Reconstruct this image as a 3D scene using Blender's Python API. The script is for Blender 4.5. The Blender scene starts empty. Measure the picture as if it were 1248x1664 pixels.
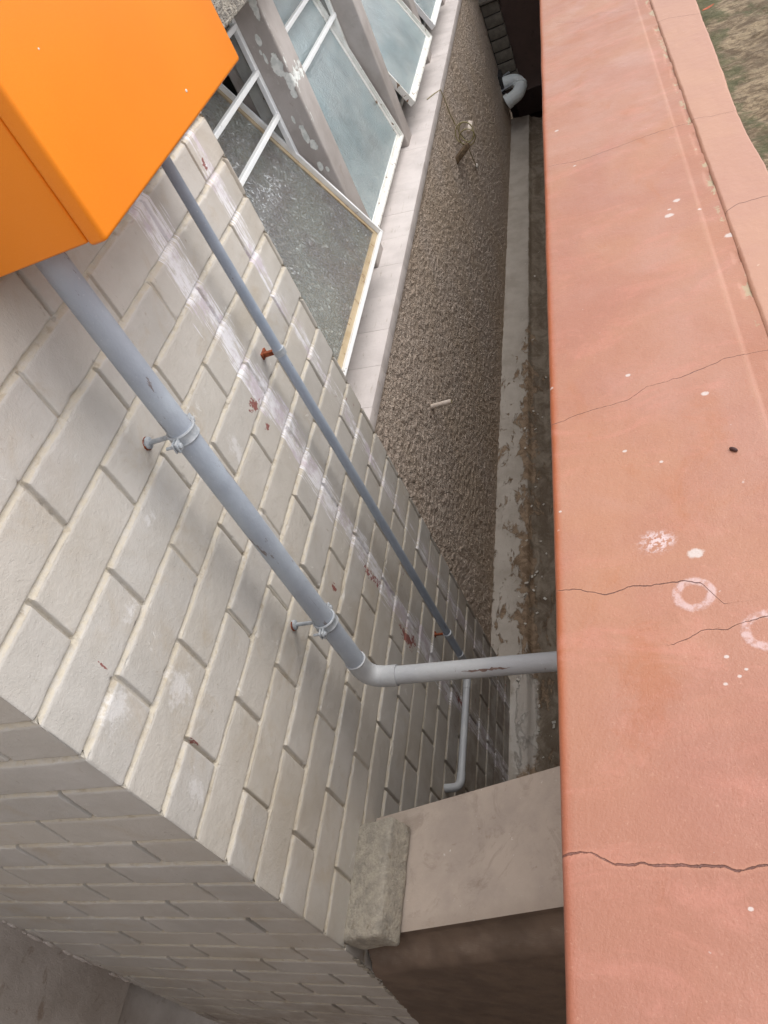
import bpy, bmesh, math, random
import numpy as np
from mathutils import Vector, Matrix

# ------------------------------------------------------------------ camera, world, sun, exposure
scene = bpy.context.scene
COL = scene.collection
camd = bpy.data.cameras.new('camera')
cam = bpy.data.objects.new('camera', camd)
COL.objects.link(cam)
camd.sensor_fit = 'VERTICAL'; camd.sensor_height = 36.0
camd.lens = 36.0 * 1283.41 / 1664.0
camd.clip_start = 0.02; camd.clip_end = 200
RC = Matrix(((0.91333955, 0.12523841, -0.38746123),
             (0.18147431, 0.72661732, 0.66264194),
             (0.36452426, -0.67553135, 0.64092078)))
cam.matrix_world = RC.transposed().to_4x4()
scene.camera = cam

SUN_EL, SUN_AZ = math.radians(50), math.radians(54)      # azimuth measured from +Y towards +X
world = bpy.data.worlds.new('World'); scene.world = world; world.use_nodes = True
wn = world.node_tree
sky = wn.nodes.new('ShaderNodeTexSky'); sky.sky_type = 'NISHITA'; sky.sun_disc = False
sky.sun_elevation = SUN_EL; sky.sun_rotation = SUN_AZ
sky.dust_density = 3.0; sky.ozone_density = 1.0
wmix = wn.nodes.new('ShaderNodeMix'); wmix.data_type = 'RGBA'; wmix.inputs[0].default_value = 0.85
wmix.inputs[7].default_value = (6.5, 6.5, 6.65, 1)       # overcast: an even pale cloud layer over the blue
wn.links.new(sky.outputs[0], wmix.inputs[6])
bg = wn.nodes['Background']; bg.inputs[1].default_value = 0.15
wn.links.new(wmix.outputs[2], bg.inputs[0])
sund = bpy.data.lights.new('sun', 'SUN'); sund.energy = 1.5; sund.angle = math.radians(50)
sund.color = (1.0, 0.96, 0.9)
sun = bpy.data.objects.new('sun', sund); COL.objects.link(sun)
sd = Vector((math.sin(SUN_AZ)*math.cos(SUN_EL), math.cos(SUN_AZ)*math.cos(SUN_EL), math.sin(SUN_EL)))
sun.rotation_euler = sd.to_track_quat('Z', 'Y').to_euler()
scene.view_settings.view_transform = 'Standard'; scene.view_settings.look = 'None'
scene.view_settings.exposure = 0.72; scene.view_settings.gamma = 1.0
scene.render.film_transparent = False
scene.cycles.max_bounces = 8

# ------------------------------------------------------------------ node helper
def lin(r, g, b):
    f = lambda c: (c/255/12.92) if c/255 <= .04045 else ((c/255+.055)/1.055)**2.4
    return (f(r), f(g), f(b), 1.0)

class V:
    """a node socket that can be added, multiplied ..."""
    def __init__(s, T, sock): s.T = T; s.s = sock
    def _m(s, op, o, rev=False):
        a, b = (o, s) if rev else (s, o)
        return s.T.math(op, a, b)
    def __add__(s, o): return s._m('ADD', o)
    __radd__ = __add__
    def __mul__(s, o): return s._m('MULTIPLY', o)
    __rmul__ = __mul__
    def __sub__(s, o): return s._m('SUBTRACT', o)
    def __rsub__(s, o): return s._m('SUBTRACT', o, True)

class T:
    def __init__(s, name):
        s.m = bpy.data.materials.new(name); s.m.use_nodes = True
        s.nt = s.m.node_tree; s.b = s.nt.nodes['Principled BSDF']
        s.co = V(s, s.nt.nodes.new('ShaderNodeTexCoord').outputs['Object'])
        s._xyz = None
    def put(s, inp, v):
        if isinstance(v, V): s.nt.links.new(v.s, inp)
        elif isinstance(v, (int, float)):
            try: inp.default_value = v
            except TypeError: inp.default_value = (v, v, v) if len(inp.default_value) == 3 else (v, v, v, 1)
        else: inp.default_value = v
    def math(s, op, a, b=0.0, c=0.0, clamp=False):
        n = s.nt.nodes.new('ShaderNodeMath'); n.operation = op; n.use_clamp = clamp
        s.put(n.inputs[0], a); s.put(n.inputs[1], b); s.put(n.inputs[2], c)
        return V(s, n.outputs[0])
    def xyz(s):
        if s._xyz is None:
            n = s.nt.nodes.new('ShaderNodeSeparateXYZ'); s.nt.links.new(s.co.s, n.inputs[0])
            s._xyz = [V(s, n.outputs[i]) for i in range(3)]
        return s._xyz
    def scaled(s, v3, off=(0, 0, 0)):
        n = s.nt.nodes.new('ShaderNodeMapping'); s.nt.links.new(s.co.s, n.inputs[0])
        n.inputs['Scale'].default_value = v3; n.inputs['Location'].default_value = off
        return V(s, n.outputs[0])
    def noise(s, scale, detail=4, rough=.55, vec=None, dist=0.0):
        n = s.nt.nodes.new('ShaderNodeTexNoise')
        s.nt.links.new((vec or s.co).s, n.inputs['Vector'])
        n.inputs['Scale'].default_value = scale; n.inputs['Detail'].default_value = detail
        n.inputs['Roughness'].default_value = rough; n.inputs['Distortion'].default_value = dist
        return V(s, n.outputs[0])
    def voro(s, scale, vec=None, feature='F1'):
        n = s.nt.nodes.new('ShaderNodeTexVoronoi'); n.feature = feature
        s.nt.links.new((vec or s.co).s, n.inputs['Vector']); n.inputs['Scale'].default_value = scale
        return V(s, n.outputs['Distance'])
    def ramp(s, x, a, b, lo=0.0, hi=1.0):
        n = s.nt.nodes.new('ShaderNodeMapRange'); n.interpolation_type = 'SMOOTHSTEP'
        s.put(n.inputs[0], x); n.inputs[1].default_value = a; n.inputs[2].default_value = b
        n.inputs[3].default_value = lo; n.inputs[4].default_value = hi
        return V(s, n.outputs[0])
    def band(s, x, c, w, soft):
        d = s.math('ABSOLUTE', x - c)
        return s.ramp(d, w, w + soft, 1, 0)
    def mix(s, f, a, b):
        n = s.nt.nodes.new('ShaderNodeMix'); n.data_type = 'RGBA'
        s.put(n.inputs[0], f); s.put(n.inputs[6], a); s.put(n.inputs[7], b)
        return V(s, n.outputs[2])
    def attr(s, name):
        n = s.nt.nodes.new('ShaderNodeAttribute'); n.attribute_name = name
        return V(s, n.outputs['Fac'])
    def bump(s, h, dist, strength=1.0, prev=None):
        n = s.nt.nodes.new('ShaderNodeBump'); n.inputs['Distance'].default_value = dist
        n.inputs['Strength'].default_value = strength
        s.put(n.inputs['Height'], h)
        if prev: s.nt.links.new(prev.s, n.inputs['Normal'])
        return V(s, n.outputs[0])
    def out(s, color=None, rough=None, normal=None, **k):
        if color is not None: s.put(s.b.inputs['Base Color'], color)
        if rough is not None: s.put(s.b.inputs['Roughness'], rough)
        if normal is not None: s.put(s.b.inputs['Normal'], normal)
        for a, v in k.items(): s.put(s.b.inputs[a.replace('_', ' ')], v)
        return s.m

# ------------------------------------------------------------------ mesh helpers
def empty(name, loc, label, cat, group=None):
    o = bpy.data.objects.new(name, None); COL.objects.link(o); o.location = loc
    o.empty_display_size = .05
    tag(o, label, cat, group)
    return o
def tag(o, label=None, cat=None, group=None, kind=None):
    if label: o['label'] = label
    if cat: o['category'] = cat
    if group: o['group'] = group
    if kind: o['kind'] = kind
    return o
def wloc(o):
    v = Vector((0, 0, 0))
    while o is not None: v += o.location; o = o.parent
    return v
def link(o, parent=None):
    """meshes are built in world coordinates; a child keeps its coordinates by undoing its parents' offset"""
    COL.objects.link(o)
    if parent is not None:
        o.parent = parent
        o.matrix_parent_inverse = Matrix.Translation(-pw(parent))
    return o
def pw(o):
    return Vector(o.get('_w', (0, 0, 0))) if False else (o.location.copy() if o.parent is None else Vector((0, 0, 0)))
def obj(name, bm, mat, parent=None, smooth=False):
    me = bpy.data.meshes.new(name)
    bmesh.ops.recalc_face_normals(bm, faces=bm.faces)
    bm.to_mesh(me); bm.free()
    if smooth:
        for p in me.polygons: p.use_smooth = True
    me.materials.append(mat)
    o = bpy.data.objects.new(name, me)
    return link(o, parent)
def smooth_angle(o, deg=40):
    me = o.data
    for p in me.polygons: p.use_smooth = True
    try: me.set_sharp_from_angle(angle=math.radians(deg))
    except Exception: pass
    return o
def box(bm, x0, x1, y0, y1, z0, z1, bev=0.0, seg=2, M=None):
    vs = [bm.verts.new((x, y, z)) for x in (x0, x1) for y in (y0, y1) for z in (z0, z1)]
    f = [(0,1,3,2),(4,6,7,5),(0,4,5,1),(2,3,7,6),(0,2,6,4),(1,5,7,3)]
    fs = [bm.faces.new([vs[i] for i in q]) for q in f]
    es = list({e for q in fs for e in q.edges})
    if bev > 0:
        r = bmesh.ops.bevel(bm, geom=es, offset=bev, segments=seg, profile=.5, affect='EDGES')
        allv = list({v for q in r['faces'] for v in q.verts} | {v for v in vs if v.is_valid})
    else: allv = vs
    if M is not None: bmesh.ops.transform(bm, matrix=M, verts=allv)
    return allv
def tube(bm, pts, rad, seg=24, caps=True):
    pts = [Vector(p) for p in pts]; n = len(pts)
    rads = rad if isinstance(rad, (list, tuple)) else [rad]*n
    tan = []
    for i in range(n):
        a = pts[max(i-1, 0)]; b = pts[min(i+1, n-1)]
        t = (b-a).normalized(); tan.append(t)
    up = Vector((0, 0, 1)) if abs(tan[0].z) < .9 else Vector((0, 1, 0))
    u = tan[0].cross(up).normalized(); rings = []
    for i in range(n):
        if i: 
            u = (u - tan[i]*u.dot(tan[i])).normalized()
        w = tan[i].cross(u)
        rings.append([bm.verts.new(pts[i] + (u*math.cos(2*math.pi*k/seg) + w*math.sin(2*math.pi*k/seg))*rads[i]) for k in range(seg)])
    for i in range(n-1):
        for k in range(seg):
            bm.faces.new((rings[i][k], rings[i][(k+1)%seg], rings[i+1][(k+1)%seg], rings[i+1][k]))
    if caps:
        bm.faces.new(list(reversed(rings[0]))); bm.faces.new(rings[-1])
def arc(p0, c, p1, n=10):
    """rounded corner from p0 through corner c to p1"""
    p0, c, p1 = Vector(p0), Vector(c), Vector(p1)
    out = []
    for i in range(n+1):
        t = i/n
        out.append((p0*(1-t)**2 + c*2*t*(1-t)*1.0 + p1*t**2))
    return out
def cyl(bm, p0, p1, r, seg=16, r2=None): tube(bm, [p0, p1], [r, r if r2 is None else r2], seg)
def prism(bm, poly, vec):
    """extrude a closed 3-D polygon along vec"""
    a = [bm.verts.new(p) for p in poly]; b = [bm.verts.new(Vector(p)+Vector(vec)) for p in poly]
    n = len(a)
    bm.faces.new(a); bm.faces.new(list(reversed(b)))
    for i in range(n): bm.faces.new((a[i], b[i], b[(i+1)%n], a[(i+1)%n]))

def vnoise(x, y, seed=0):
    x = np.asarray(x, float); y = np.asarray(y, float)
    rs = np.random.RandomState(seed); G = rs.rand(256, 256)
    xi = np.floor(x).astype(int); yi = np.floor(y).astype(int)
    fx = x - xi; fy = y - yi
    fx = fx*fx*(3-2*fx); fy = fy*fy*(3-2*fy)
    g = lambda a, b: G[a % 256, b % 256]
    return ((g(xi, yi)*(1-fx) + g(xi+1, yi)*fx)*(1-fy) + (g(xi, yi+1)*(1-fx) + g(xi+1, yi+1)*fx)*fy)
def fbm(x, y, seed=0, oct=4):
    s = 0; a = .5
    for i in range(oct):
        s = s + a*(vnoise(x*2**i, y*2**i, seed+i*7)-.5)*2; a *= .5
    return s
def sstep(x, a, b):
    t = np.clip((x-a)/(b-a), 0, 1); return t*t*(3-2*t)

def grid(name, P, mat, parent=None, attrs=None, flip=False):
    """P (nv, nu, 3) -> one smooth grid mesh"""
    nv, nu = P.shape[:2]
    me = bpy.data.meshes.new(name)
    me.vertices.add(nv*nu); me.vertices.foreach_set('co', P.astype(np.float32).ravel())
    idx = np.arange(nv*nu).reshape(nv, nu)
    q = np.stack([idx[:-1, :-1], idx[:-1, 1:], idx[1:, 1:], idx[1:, :-1]], -1).reshape(-1, 4)
    if flip: q = q[:, ::-1]
    nf = len(q)
    me.loops.add(nf*4); me.loops.foreach_set('vertex_index', q.astype(np.int32).ravel())
    me.polygons.add(nf); me.polygons.foreach_set('loop_start', (np.arange(nf)*4).astype(np.int32))
    me.polygons.foreach_set('loop_total', np.full(nf, 4, np.int32))
    me.polygons.foreach_set('use_smooth', np.ones(nf, bool))
    me.update(calc_edges=True)
    for k, v in (attrs or {}).items():
        at = me.attributes.new(k, 'FLOAT', 'POINT'); at.data.foreach_set('value', v.astype(np.float32).ravel())
    me.materials.append(mat)
    return link(bpy.data.objects.new(name, me), parent)

# ------------------------------------------------------------------ main dimensions (metres, the lens is at the origin)
XB = -0.747          # face of the painted brick pier
Y0, Y1 = 0.390, 1.574   # its two vertical arrises
XR = -0.830          # pebble-dashed wall
XW = -1.470          # rendered wall at the back of the recess
ZF = -2.455          # floor of the passage
ZT = -0.620          # top of the terracotta wall
XT = -0.146          # its edge over the passage
CZ0, CH = -0.682, 0.0855  # one bed joint, course height

# ------------------------------------------------------------------ materials
def m_brick():
    t = T('painted_brick'); X, Y, Z = t.xyz()
    j = t.attr('joint'); tone = t.attr('tone')
    base = t.mix(t.ramp(t.noise(7, 5, .6), .3, .7), lin(194, 190, 185), lin(180, 176, 170))
    base = t.mix(t.ramp(tone, 0, 1, 0, .5), base, lin(198, 191, 180))
    jn = t.noise(60, 5, .7)
    base = t.mix(j*t.ramp(jn, .35, .6, .25, .8), base, lin(190, 180, 160))
    base = t.mix(j*t.ramp(t.noise(33, 5, .7), .55, .66)*.45, base, lin(148, 132, 108))
    base = t.mix(t.ramp(t.noise(3.1, 5, .6, vec=t.scaled((1, 1, 1), (2, 8, 4)), dist=.6), .5, .72)*.45, base, lin(168, 156, 138))
    # weathered yellow-brown wash in the joints and along the pipe
    d = t.ramp(t.noise(9, 6, .7, dist=.6), .52, .75)
    base = t.mix(d*.45, base, lin(174, 158, 134))
    # grime near the floor
    g = t.ramp(Z, -1.5, -2.4, 0, 1)*t.ramp(t.noise(12, 6, .7), .35, .62)
    base = t.mix(g*.65, base, lin(112, 92, 76))
    # vertical streaks of lime and old paint behind the thin pipe and near the far arris
    sv = t.scaled((1, 70, 3.2)); st = t.noise(1.0, 5, .72, vec=sv, dist=.4)
    sv2 = t.scaled((1, 210, 7), (3, 1, 5)); st2 = t.noise(1.0, 3, .6, vec=sv2)
    wob = t.noise(3.0, 2, .5, vec=t.scaled((0, 0, 1)))
    band1 = t.ramp(t.math('ABSOLUTE', Y - 1.20 + (wob-.5)*.09), .0, .085, 1, 0)
    band2 = t.ramp(t.math('ABSOLUTE', Y - 1.475 + (wob-.5)*.05), .01, .07, .8, 0)
    blot = t.noise(11, 5, .68, vec=t.scaled((1, 1.6, .8)), dist=.5)
    m = t.ramp(band1*.42 + blot*.62 + st*.22 + (st2-.5)*.75, .66, .76)
    m2 = t.ramp(band2*.42 + blot*.62 + st*.2 + (st2-.5)*.6, .68, .80)
    mm = t.math('MAXIMUM', m, m2)*t.ramp(Y, 1.02, 1.08)
    sc = t.mix(t.ramp(t.noise(22, 4, .6), .45, .62), lin(236, 235, 240), lin(206, 196, 206))
    base = t.mix(mm*t.ramp(t.noise(38, 5, .75, vec=t.scaled((1, 1.4, .6))), .36, .54, .25, 1)*.85, base, sc)
    # red chips of older paint
    r = t.ramp(t.noise(46, 5, .7, dist=.8), .645, .675)*t.ramp(t.noise(6, 2, .5), .47, .56)*t.ramp(Z, -.75, -1.0)*t.ramp(Y, 1.0, 1.12)
    base = t.mix(r*.85, base, lin(128, 66, 60))
    base = t.mix(t.ramp(t.noise(48, 6, .8, vec=t.scaled((1, 1, .5), (7, 7, 7))), .64, .70)*.5, base, lin(140, 126, 106))
    wr = t.noise(70, 5, .75)
    for (cy, cz, ry, rz) in ((1.150,-.745,.022,.012),(1.145,-.80,.010,.008),(1.168,-1.300,.012,.035),(1.175,-1.345,.010,.020),(1.150,-1.545,.022,.040),
                             (1.165,-1.58,.012,.02),(1.02,-1.16,.008,.012),(.96,-1.33,.006,.010),(.505,-.655,.0016,.012),(.512,-.872,.0018,.010),(1.47,-.395,.006,.016),(1.20,-1.96,.014,.05)):
        u = (Y - cy)*(1/ry); v = (Z - cz)*(1/rz)
        q = t.ramp(t.math('SQRT', u*u + v*v)*.5 + (wr-.5)*3.4, .30, .36, 1, 0)*t.ramp(t.math('SQRT', u*u + v*v), 1.3, 1.6, 1, 0)
        base = t.mix(q*.9, base, lin(134, 72, 66))
    for (cy, cz, ry, rz) in ((.47,-.70,.05,.04),(.56,-.80,.05,.04),(.60,-.66,.03,.02),(.45,-.90,.03,.03),(.74,-.62,.03,.02),(1.02,-.75,.03,.04)):
        u = (Y - cy)*(1/ry); v = (Z - cz)*(1/rz)
        q = t.ramp(t.math('SQRT', u*u + v*v) + (wr-.5)*2.6 + (t.noise(12, 4, .6)-.5)*2, .2, .8, 1, 0)
        base = t.mix(q*.5, base, lin(226, 224, 224))
    # pale scuffs
    sf = t.ramp(t.noise(30, 6, .75, vec=t.scaled((1, 1, 1), (5, 2, 7)), dist=.5), .61, .68)*t.ramp(t.noise(5, 2, .5, vec=t.scaled((1,1,1),(9,9,9))), .48, .62)
    base = t.mix(sf*.6, base, lin(222, 220, 216))
    h = t.noise(190, 4, .7)*.8 + t.noise(520, 2, .6)*.35 + t.noise(40, 3, .5)*.8 + t.ramp(t.noise(75, 5, .75), .60, .7)*.3
    n = t.bump(h, .0012, .95)
    return t.out(base, t.ramp(t.noise(20, 3), .3, .7, .48, .66), n)
M_BRICK = m_brick()

def m_render(name, c1, c2, c3, bs=.0012, rough=.85, scale=1.0):
    t = T(name)
    base = t.mix(t.ramp(t.noise(6*scale, 6, .65), .35, .68), c1, c2)
    base = t.mix(t.ramp(t.noise(17*scale, 7, .7, dist=.7), .56, .7)*.7, base, c3)
    n = t.bump(t.noise(60*scale, 5, .65) + t.noise(300*scale, 3, .6)*.4, bs, .9)
    return t.out(base, rough, n)
M_BROWN = m_render('brown_painted_render', lin(196, 187, 180), lin(176, 166, 158), lin(142, 122, 104), .003)
M_PASSAGE = m_render('passage_side_render', lin(160, 150, 140), lin(142, 132, 124), lin(120, 106, 92))
M_LOWTOP = m_render('pinkish_low_wall', lin(160, 138, 124), lin(150, 132, 120), lin(136, 110, 92), .0006)
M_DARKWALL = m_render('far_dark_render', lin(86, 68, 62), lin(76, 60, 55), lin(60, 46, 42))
M_INT = m_render('room_plaster', lin(120, 118, 112), lin(105, 104, 100), lin(92, 90, 86))

def m_lowwall():
    t = T('low_wall_paint'); X, Y, Z = t.xyz()
    base = t.mix(t.ramp(t.noise(8, 6, .65), .35, .68), lin(180, 166, 154), lin(164, 151, 141))
    base = t.mix(t.ramp(t.noise(26, 7, .7, dist=.7), .6, .7)*.6, base, lin(140, 122, 106))
    base = t.mix(t.ramp(t.noise(11, 6, .75, dist=1.0), .52, .66)*.45, base, lin(138, 124, 112))
    base = t.mix(t.ramp(Y, .46, .425)*.3, base, lin(140, 126, 112))
    base = t.mix(t.ramp(t.noise(70, 4, .7), .68, .72), base, lin(205, 200, 195))
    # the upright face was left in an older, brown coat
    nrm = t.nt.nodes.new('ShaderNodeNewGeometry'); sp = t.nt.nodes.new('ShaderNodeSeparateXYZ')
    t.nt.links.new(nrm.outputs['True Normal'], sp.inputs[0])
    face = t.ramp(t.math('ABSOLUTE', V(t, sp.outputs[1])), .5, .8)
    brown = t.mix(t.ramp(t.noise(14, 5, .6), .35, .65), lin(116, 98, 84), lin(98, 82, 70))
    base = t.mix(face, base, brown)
    n = t.bump(t.noise(60, 5, .65) + t.noise(300, 3, .6)*.4, .0009, .9)
    return t.out(base, .8, n)
M_LOW = m_lowwall()

def m_roughcast():
    t = T('pebble_dash'); X, Y, Z = t.xyz()
    v = t.voro(120, feature='SMOOTH_F1'); v2 = t.voro(250)
    c = t.mix(t.ramp(v, .1, .6), lin(222, 208, 194), lin(180, 165, 152))
    c = t.mix(t.ramp(t.noise(90, 3, .7), .4, .62), c, lin(190, 172, 158))
    c = t.mix(t.ramp(t.noise(170, 2, .6), .58, .68)*.8, c, lin(228, 214, 198))
    c = t.mix(t.ramp(t.noise(42, 5, .8), .50, .62)*.35, c, lin(166, 148, 132))
    c = t.mix(t.ramp(t.noise(2.2, 4, .6), .4, .66)*.4, c, lin(190, 168, 142))
    c = t.mix(t.ramp(Z + t.noise(5, 4)*.5, -1.9, -2.3)*.4, c, lin(168, 144, 116))
    n = t.bump((v*-1)*.8 + v2*-.4 + t.noise(110, 4, .7)*1.0 + t.noise(48, 3, .7)*.5, .0065, 1.0)
    return t.out(c, .95, n)
M_ROUGH = m_roughcast()

def m_concrete_top():
    t = T('rough_concrete')
    v = t.voro(260)
    c = t.mix(t.ramp(v, .1, .6), lin(168, 164, 158), lin(120, 116, 110))
    c = t.mix(t.ramp(t.noise(60, 4, .7), .4, .62), c, lin(190, 184, 172))
    return t.out(c, .95, t.bump(v*-1 + t.noise(120, 4, .7), .004, 1))
M_CONC = m_concrete_top()
def m_block():
    t = T('weathered_concrete_block')
    c = t.mix(t.ramp(t.noise(40, 6, .7), .35, .65), lin(168, 160, 146), lin(140, 134, 124))
    c = t.mix(t.ramp(t.noise(22, 5, .7, dist=.5), .58, .68)*.7, c, lin(118, 104, 86))
    c = t.mix(t.ramp(t.noise(150, 3, .7), .62, .7)*.6, c, lin(192, 184, 168))
    return t.out(c, .92, t.bump(t.noise(90, 6, .75) + t.voro(170)*-.4, .0035, 1))
M_BLOCK = m_block()

def m_sill():
    t = T('painted_sill'); X, Y, Z = t.xyz()
    c = t.mix(t.ramp(t.noise(9, 5, .6), .35, .7), lin(214, 206, 203), lin(198, 190, 187))
    c = t.mix(t.ramp(t.noise(12, 6, .7, vec=t.scaled((8, 1, 1))), .58, .7)*.5, c, lin(150, 138, 118))
    chip = t.ramp(t.noise(20, 5, .75, dist=1.2), .68, .70)*t.ramp(t.noise(3.1, 2, .5), .5, .58)
    c = t.mix(chip, c, lin(140, 62, 52))
    return t.out(c, .6, t.bump(t.noise(90, 4) - chip*.8, .001, .8))
M_SILL = m_sill()

def m_mullion(flake):
    t = T('mullion_paint_flaking' if flake else 'mullion_paint'); X, Y, Z = t.xyz()
    c = t.mix(t.ramp(t.noise(9, 5, .6), .35, .7), lin(184, 177, 173), lin(168, 160, 155))
    c = t.mix(t.ramp(t.noise(20, 6, .7, dist=.6), .6, .72)*.4, c, lin(140, 118, 100))
    if flake:
        f = None
        wp = t.noise(32, 5, .65)
        for (cx, cz, rx, rz) in ((-.937,-.520,.017,.030),(-.921,-.575,.014,.030),(-.925,-.612,.010,.014),(-.950,-.735,.010,.030),(-.938,-.775,.012,.020),
                                 (-.948,-.845,.010,.018),(-.93,-.86,.006,.010),(-.945,-.935,.009,.026),(-.925,-.965,.007,.010),(-.962,-.49,.005,.016),
                                 (-.958,-.44,.008,.016),(-.968,-.47,.004,.008),(-.965,-.68,.004,.010),(-.925,-.34,.012,.05),(-.955,-.99,.006,.016)):
            u = (X - cx)*(1/rx); v = (Z - cz)*(1/rz)
            q = t.ramp(t.math('SQRT', u*u + v*v) + (wp-.5)*2.2, .96, 1.04, 1, 0)
            f = q if f is None else t.math('MAXIMUM', f, q)
        edge = t.ramp(t.noise(60, 4, .7, vec=t.scaled((1, 1, .35))), .60, .61)*t.band(Y, 2.612, .006, .008)*t.ramp(Z, -.8, -.7)*t.ramp(Z, -.35, -.45)
        f = t.math('MAXIMUM', f, edge)
        c = t.mix(f, c, t.mix(t.ramp(t.noise(60, 4), .4, .6), lin(242, 244, 240), lin(218, 222, 218)))
        return t.out(c, .55, t.bump(t.noise(90, 4) - f*1.0, .0012, 1))
    return t.out(c, .55, t.bump(t.noise(90, 4), .0007, .8))
M_MULF = m_mullion(True); M_MUL = m_mullion(False)

def m_frame(name, c1, c2, chip, ctr=.66):
    t = T(name)
    c = t.mix(t.ramp(t.noise(14, 4, .6), .35, .7), c1, c2)
    f = t.ramp(t.noise(34, 6, .75, dist=.8), ctr, ctr+.015)
    c = t.mix(f, c, chip)
    return t.out(c, .42, t.bump(t.noise(120, 4) - f*1.5, .0009, .9))
M_WHITE = m_frame('white_window_paint', lin(250, 251, 251), lin(242, 244, 246), lin(150, 128, 104), .655)
M_WHITEC = m_frame('white_window_paint_cracked', lin(248, 248, 244), lin(232, 232, 226), lin(140, 110, 84), .60)
M_PUTTY = m_frame('yellowed_putty', lin(190, 172, 142), lin(172, 152, 120), lin(140, 108, 72), .60)
M_FGREY = m_frame('grey_inner_frame', lin(170, 170, 166), lin(152, 152, 150), lin(110, 90, 74), .62)

def m_glass(name, col, clear, rough, sc, bd, worm=False):
    """patterned glass: part clear, part frosted body, part mirror, all with the moulded relief"""
    t = T(name); N = t.nt.nodes; L = t.nt.links
    if worm:
        v = t.noise(sc, 2, .5, dist=2.4)
        h = t.ramp(t.math('ABSOLUTE', v - .5), .0, .12)
        c = t.mix(t.ramp(t.noise(6, 3, .5), .38, .64)*.55, col, lin(186, 176, 190))
        body = t.ramp(h, 0, 1, .74, .40)
    else:
        h = t.noise(sc, 3, .6)
        c = t.mix(t.ramp(t.noise(5, 4, .6, vec=t.scaled((1, .5, 1))), .3, .7), col, lin(212, 224, 226))
        body = t.ramp(t.noise(7, 3, .6), .3, .7, .62, .82)
    n = t.bump(h, bd, 1.0)
    t.out(c, rough, n, IOR=1.5); t.put(t.b.inputs['Specular IOR Level'], .8)
    tr = N.new('ShaderNodeBsdfTransparent'); tr.inputs[0].default_value = (.93, .97, .95, 1)
    gl = N.new('ShaderNodeBsdfGlossy'); gl.inputs['Roughness'].default_value = rough; L.new(n.s, gl.inputs['Normal'])
    gl.inputs[0].default_value = (.95, .98, 1, 1)
    fr = N.new('ShaderNodeFresnel'); fr.inputs[0].default_value = 2.3 if worm else 1.8; L.new(n.s, fr.inputs['Normal'])
    m1 = N.new('ShaderNodeMixShader'); L.new(body.s, m1.inputs[0]); L.new(tr.outputs[0], m1.inputs[1]); L.new(t.b.outputs[0], m1.inputs[2])
    m2 = N.new('ShaderNodeMixShader'); L.new(fr.outputs[0], m2.inputs[0]); L.new(m1.outputs[0], m2.inputs[1]); L.new(gl.outputs[0], m2.inputs[2])
    L.new(m2.outputs[0], N['Material Output'].inputs[0])
    return t.m
M_GLASS1 = m_glass('obscure_glass_dark', lin(224, 234, 232), .6, .06, 44, .014, True)
M_GLASS2 = m_glass('obscure_glass_pale', lin(180, 204, 210), .35, .2, 110, .005)

def m_orange():
    t = T('orange_powder_coat')
    c = t.mix(t.ramp(t.noise(2.5, 3), .3, .7), lin(240, 138, 22), lin(236, 130, 20))
    c = t.mix(t.ramp(t.noise(900, 2, .7), .35, .65)*.14, c, lin(255, 170, 60))
    s = t.ramp(t.noise(26, 4, .75), .745, .76)
    c = t.mix(s, c, lin(250, 220, 190))
    return t.out(c, .38, t.bump(t.noise(700, 2, .6), .00025, .7))
M_ORANGE = m_orange()

def m_pipe(name, c1, c2, chipz=.7, chipc=lin(104, 84, 72)):
    t = T(name); X, Y, Z = t.xyz()
    c = t.mix(t.ramp(t.noise(10, 4, .6), .35, .65), c1, c2)
    c = t.mix(t.ramp(t.noise(40, 6, .75, vec=t.scaled((1, 1, .25)), dist=.5), chipz, chipz+.02)*.7, c, chipc)
    c = t.mix(t.ramp(t.noise(230, 3, .7), .66, .72)*.35, c, lin(225, 226, 228))
    return t.out(c, t.ramp(t.noise(30, 3), .3, .7, .38, .55), t.bump(t.noise(45, 4, .6) + t.noise(260, 3, .6)*.3 + t.noise(90, 5, .75, vec=t.scaled((1, 1, .3)))*.5, .0013, .9))
M_PIPE = m_pipe('grey_pipe_paint', lin(168, 176, 186), lin(156, 163, 174), .60)
M_PIPEL = m_pipe('pale_grey_pipe_paint', lin(176, 178, 180), lin(166, 168, 172), .66)
M_PIPED = m_pipe('slate_grey_pipe_paint', lin(156, 166, 180), lin(144, 154, 168), .66)
M_PVC = m_pipe('pale_plastic_pipe', lin(244, 250, 250), lin(232, 240, 242), .75)
def m_simple(name, c, rough=.6, metal=0.0, b=.0006, sc=120, c2=None):
    t = T(name)
    col = t.mix(t.ramp(t.noise(sc*.4, 4, .7), .35, .65), c, c2 or c)
    return t.out(col, rough, t.bump(t.noise(sc, 4, .7), b, .9), Metallic=metal)
M_CLAMP = m_simple('painted_clamp', lin(176, 180, 184), .45, 0, .0008, 160, lin(150, 156, 162))
M_RUST = m_simple('rust', lin(150, 78, 44), .9, 0, .0015, 300, lin(104, 50, 30))
M_SCRAPE = m_simple('old_paint_scrape', lin(128, 106, 98), .8, 0, .0006, 200, lin(104, 84, 78))
M_DARKM = m_simple('dark_rubber', lin(48, 46, 48), .7)
M_WIRE = m_simple('yellowed_wire', lin(178, 168, 128), .6, 0, .0003, 300, lin(150, 140, 100))
M_PLUG = m_simple('old_timber_plug', lin(120, 100, 76), .9, 0, .001, 200, lin(78, 62, 46))
M_TUBE = m_simple('stub_tube_paint', lin(226, 214, 202), .6, 0, .0006, 200, lin(204, 188, 174))
M_PALEBIT = m_simple('pale_flake', lin(216, 212, 204), .7, 0, .0005, 300, lin(190, 182, 170))
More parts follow.
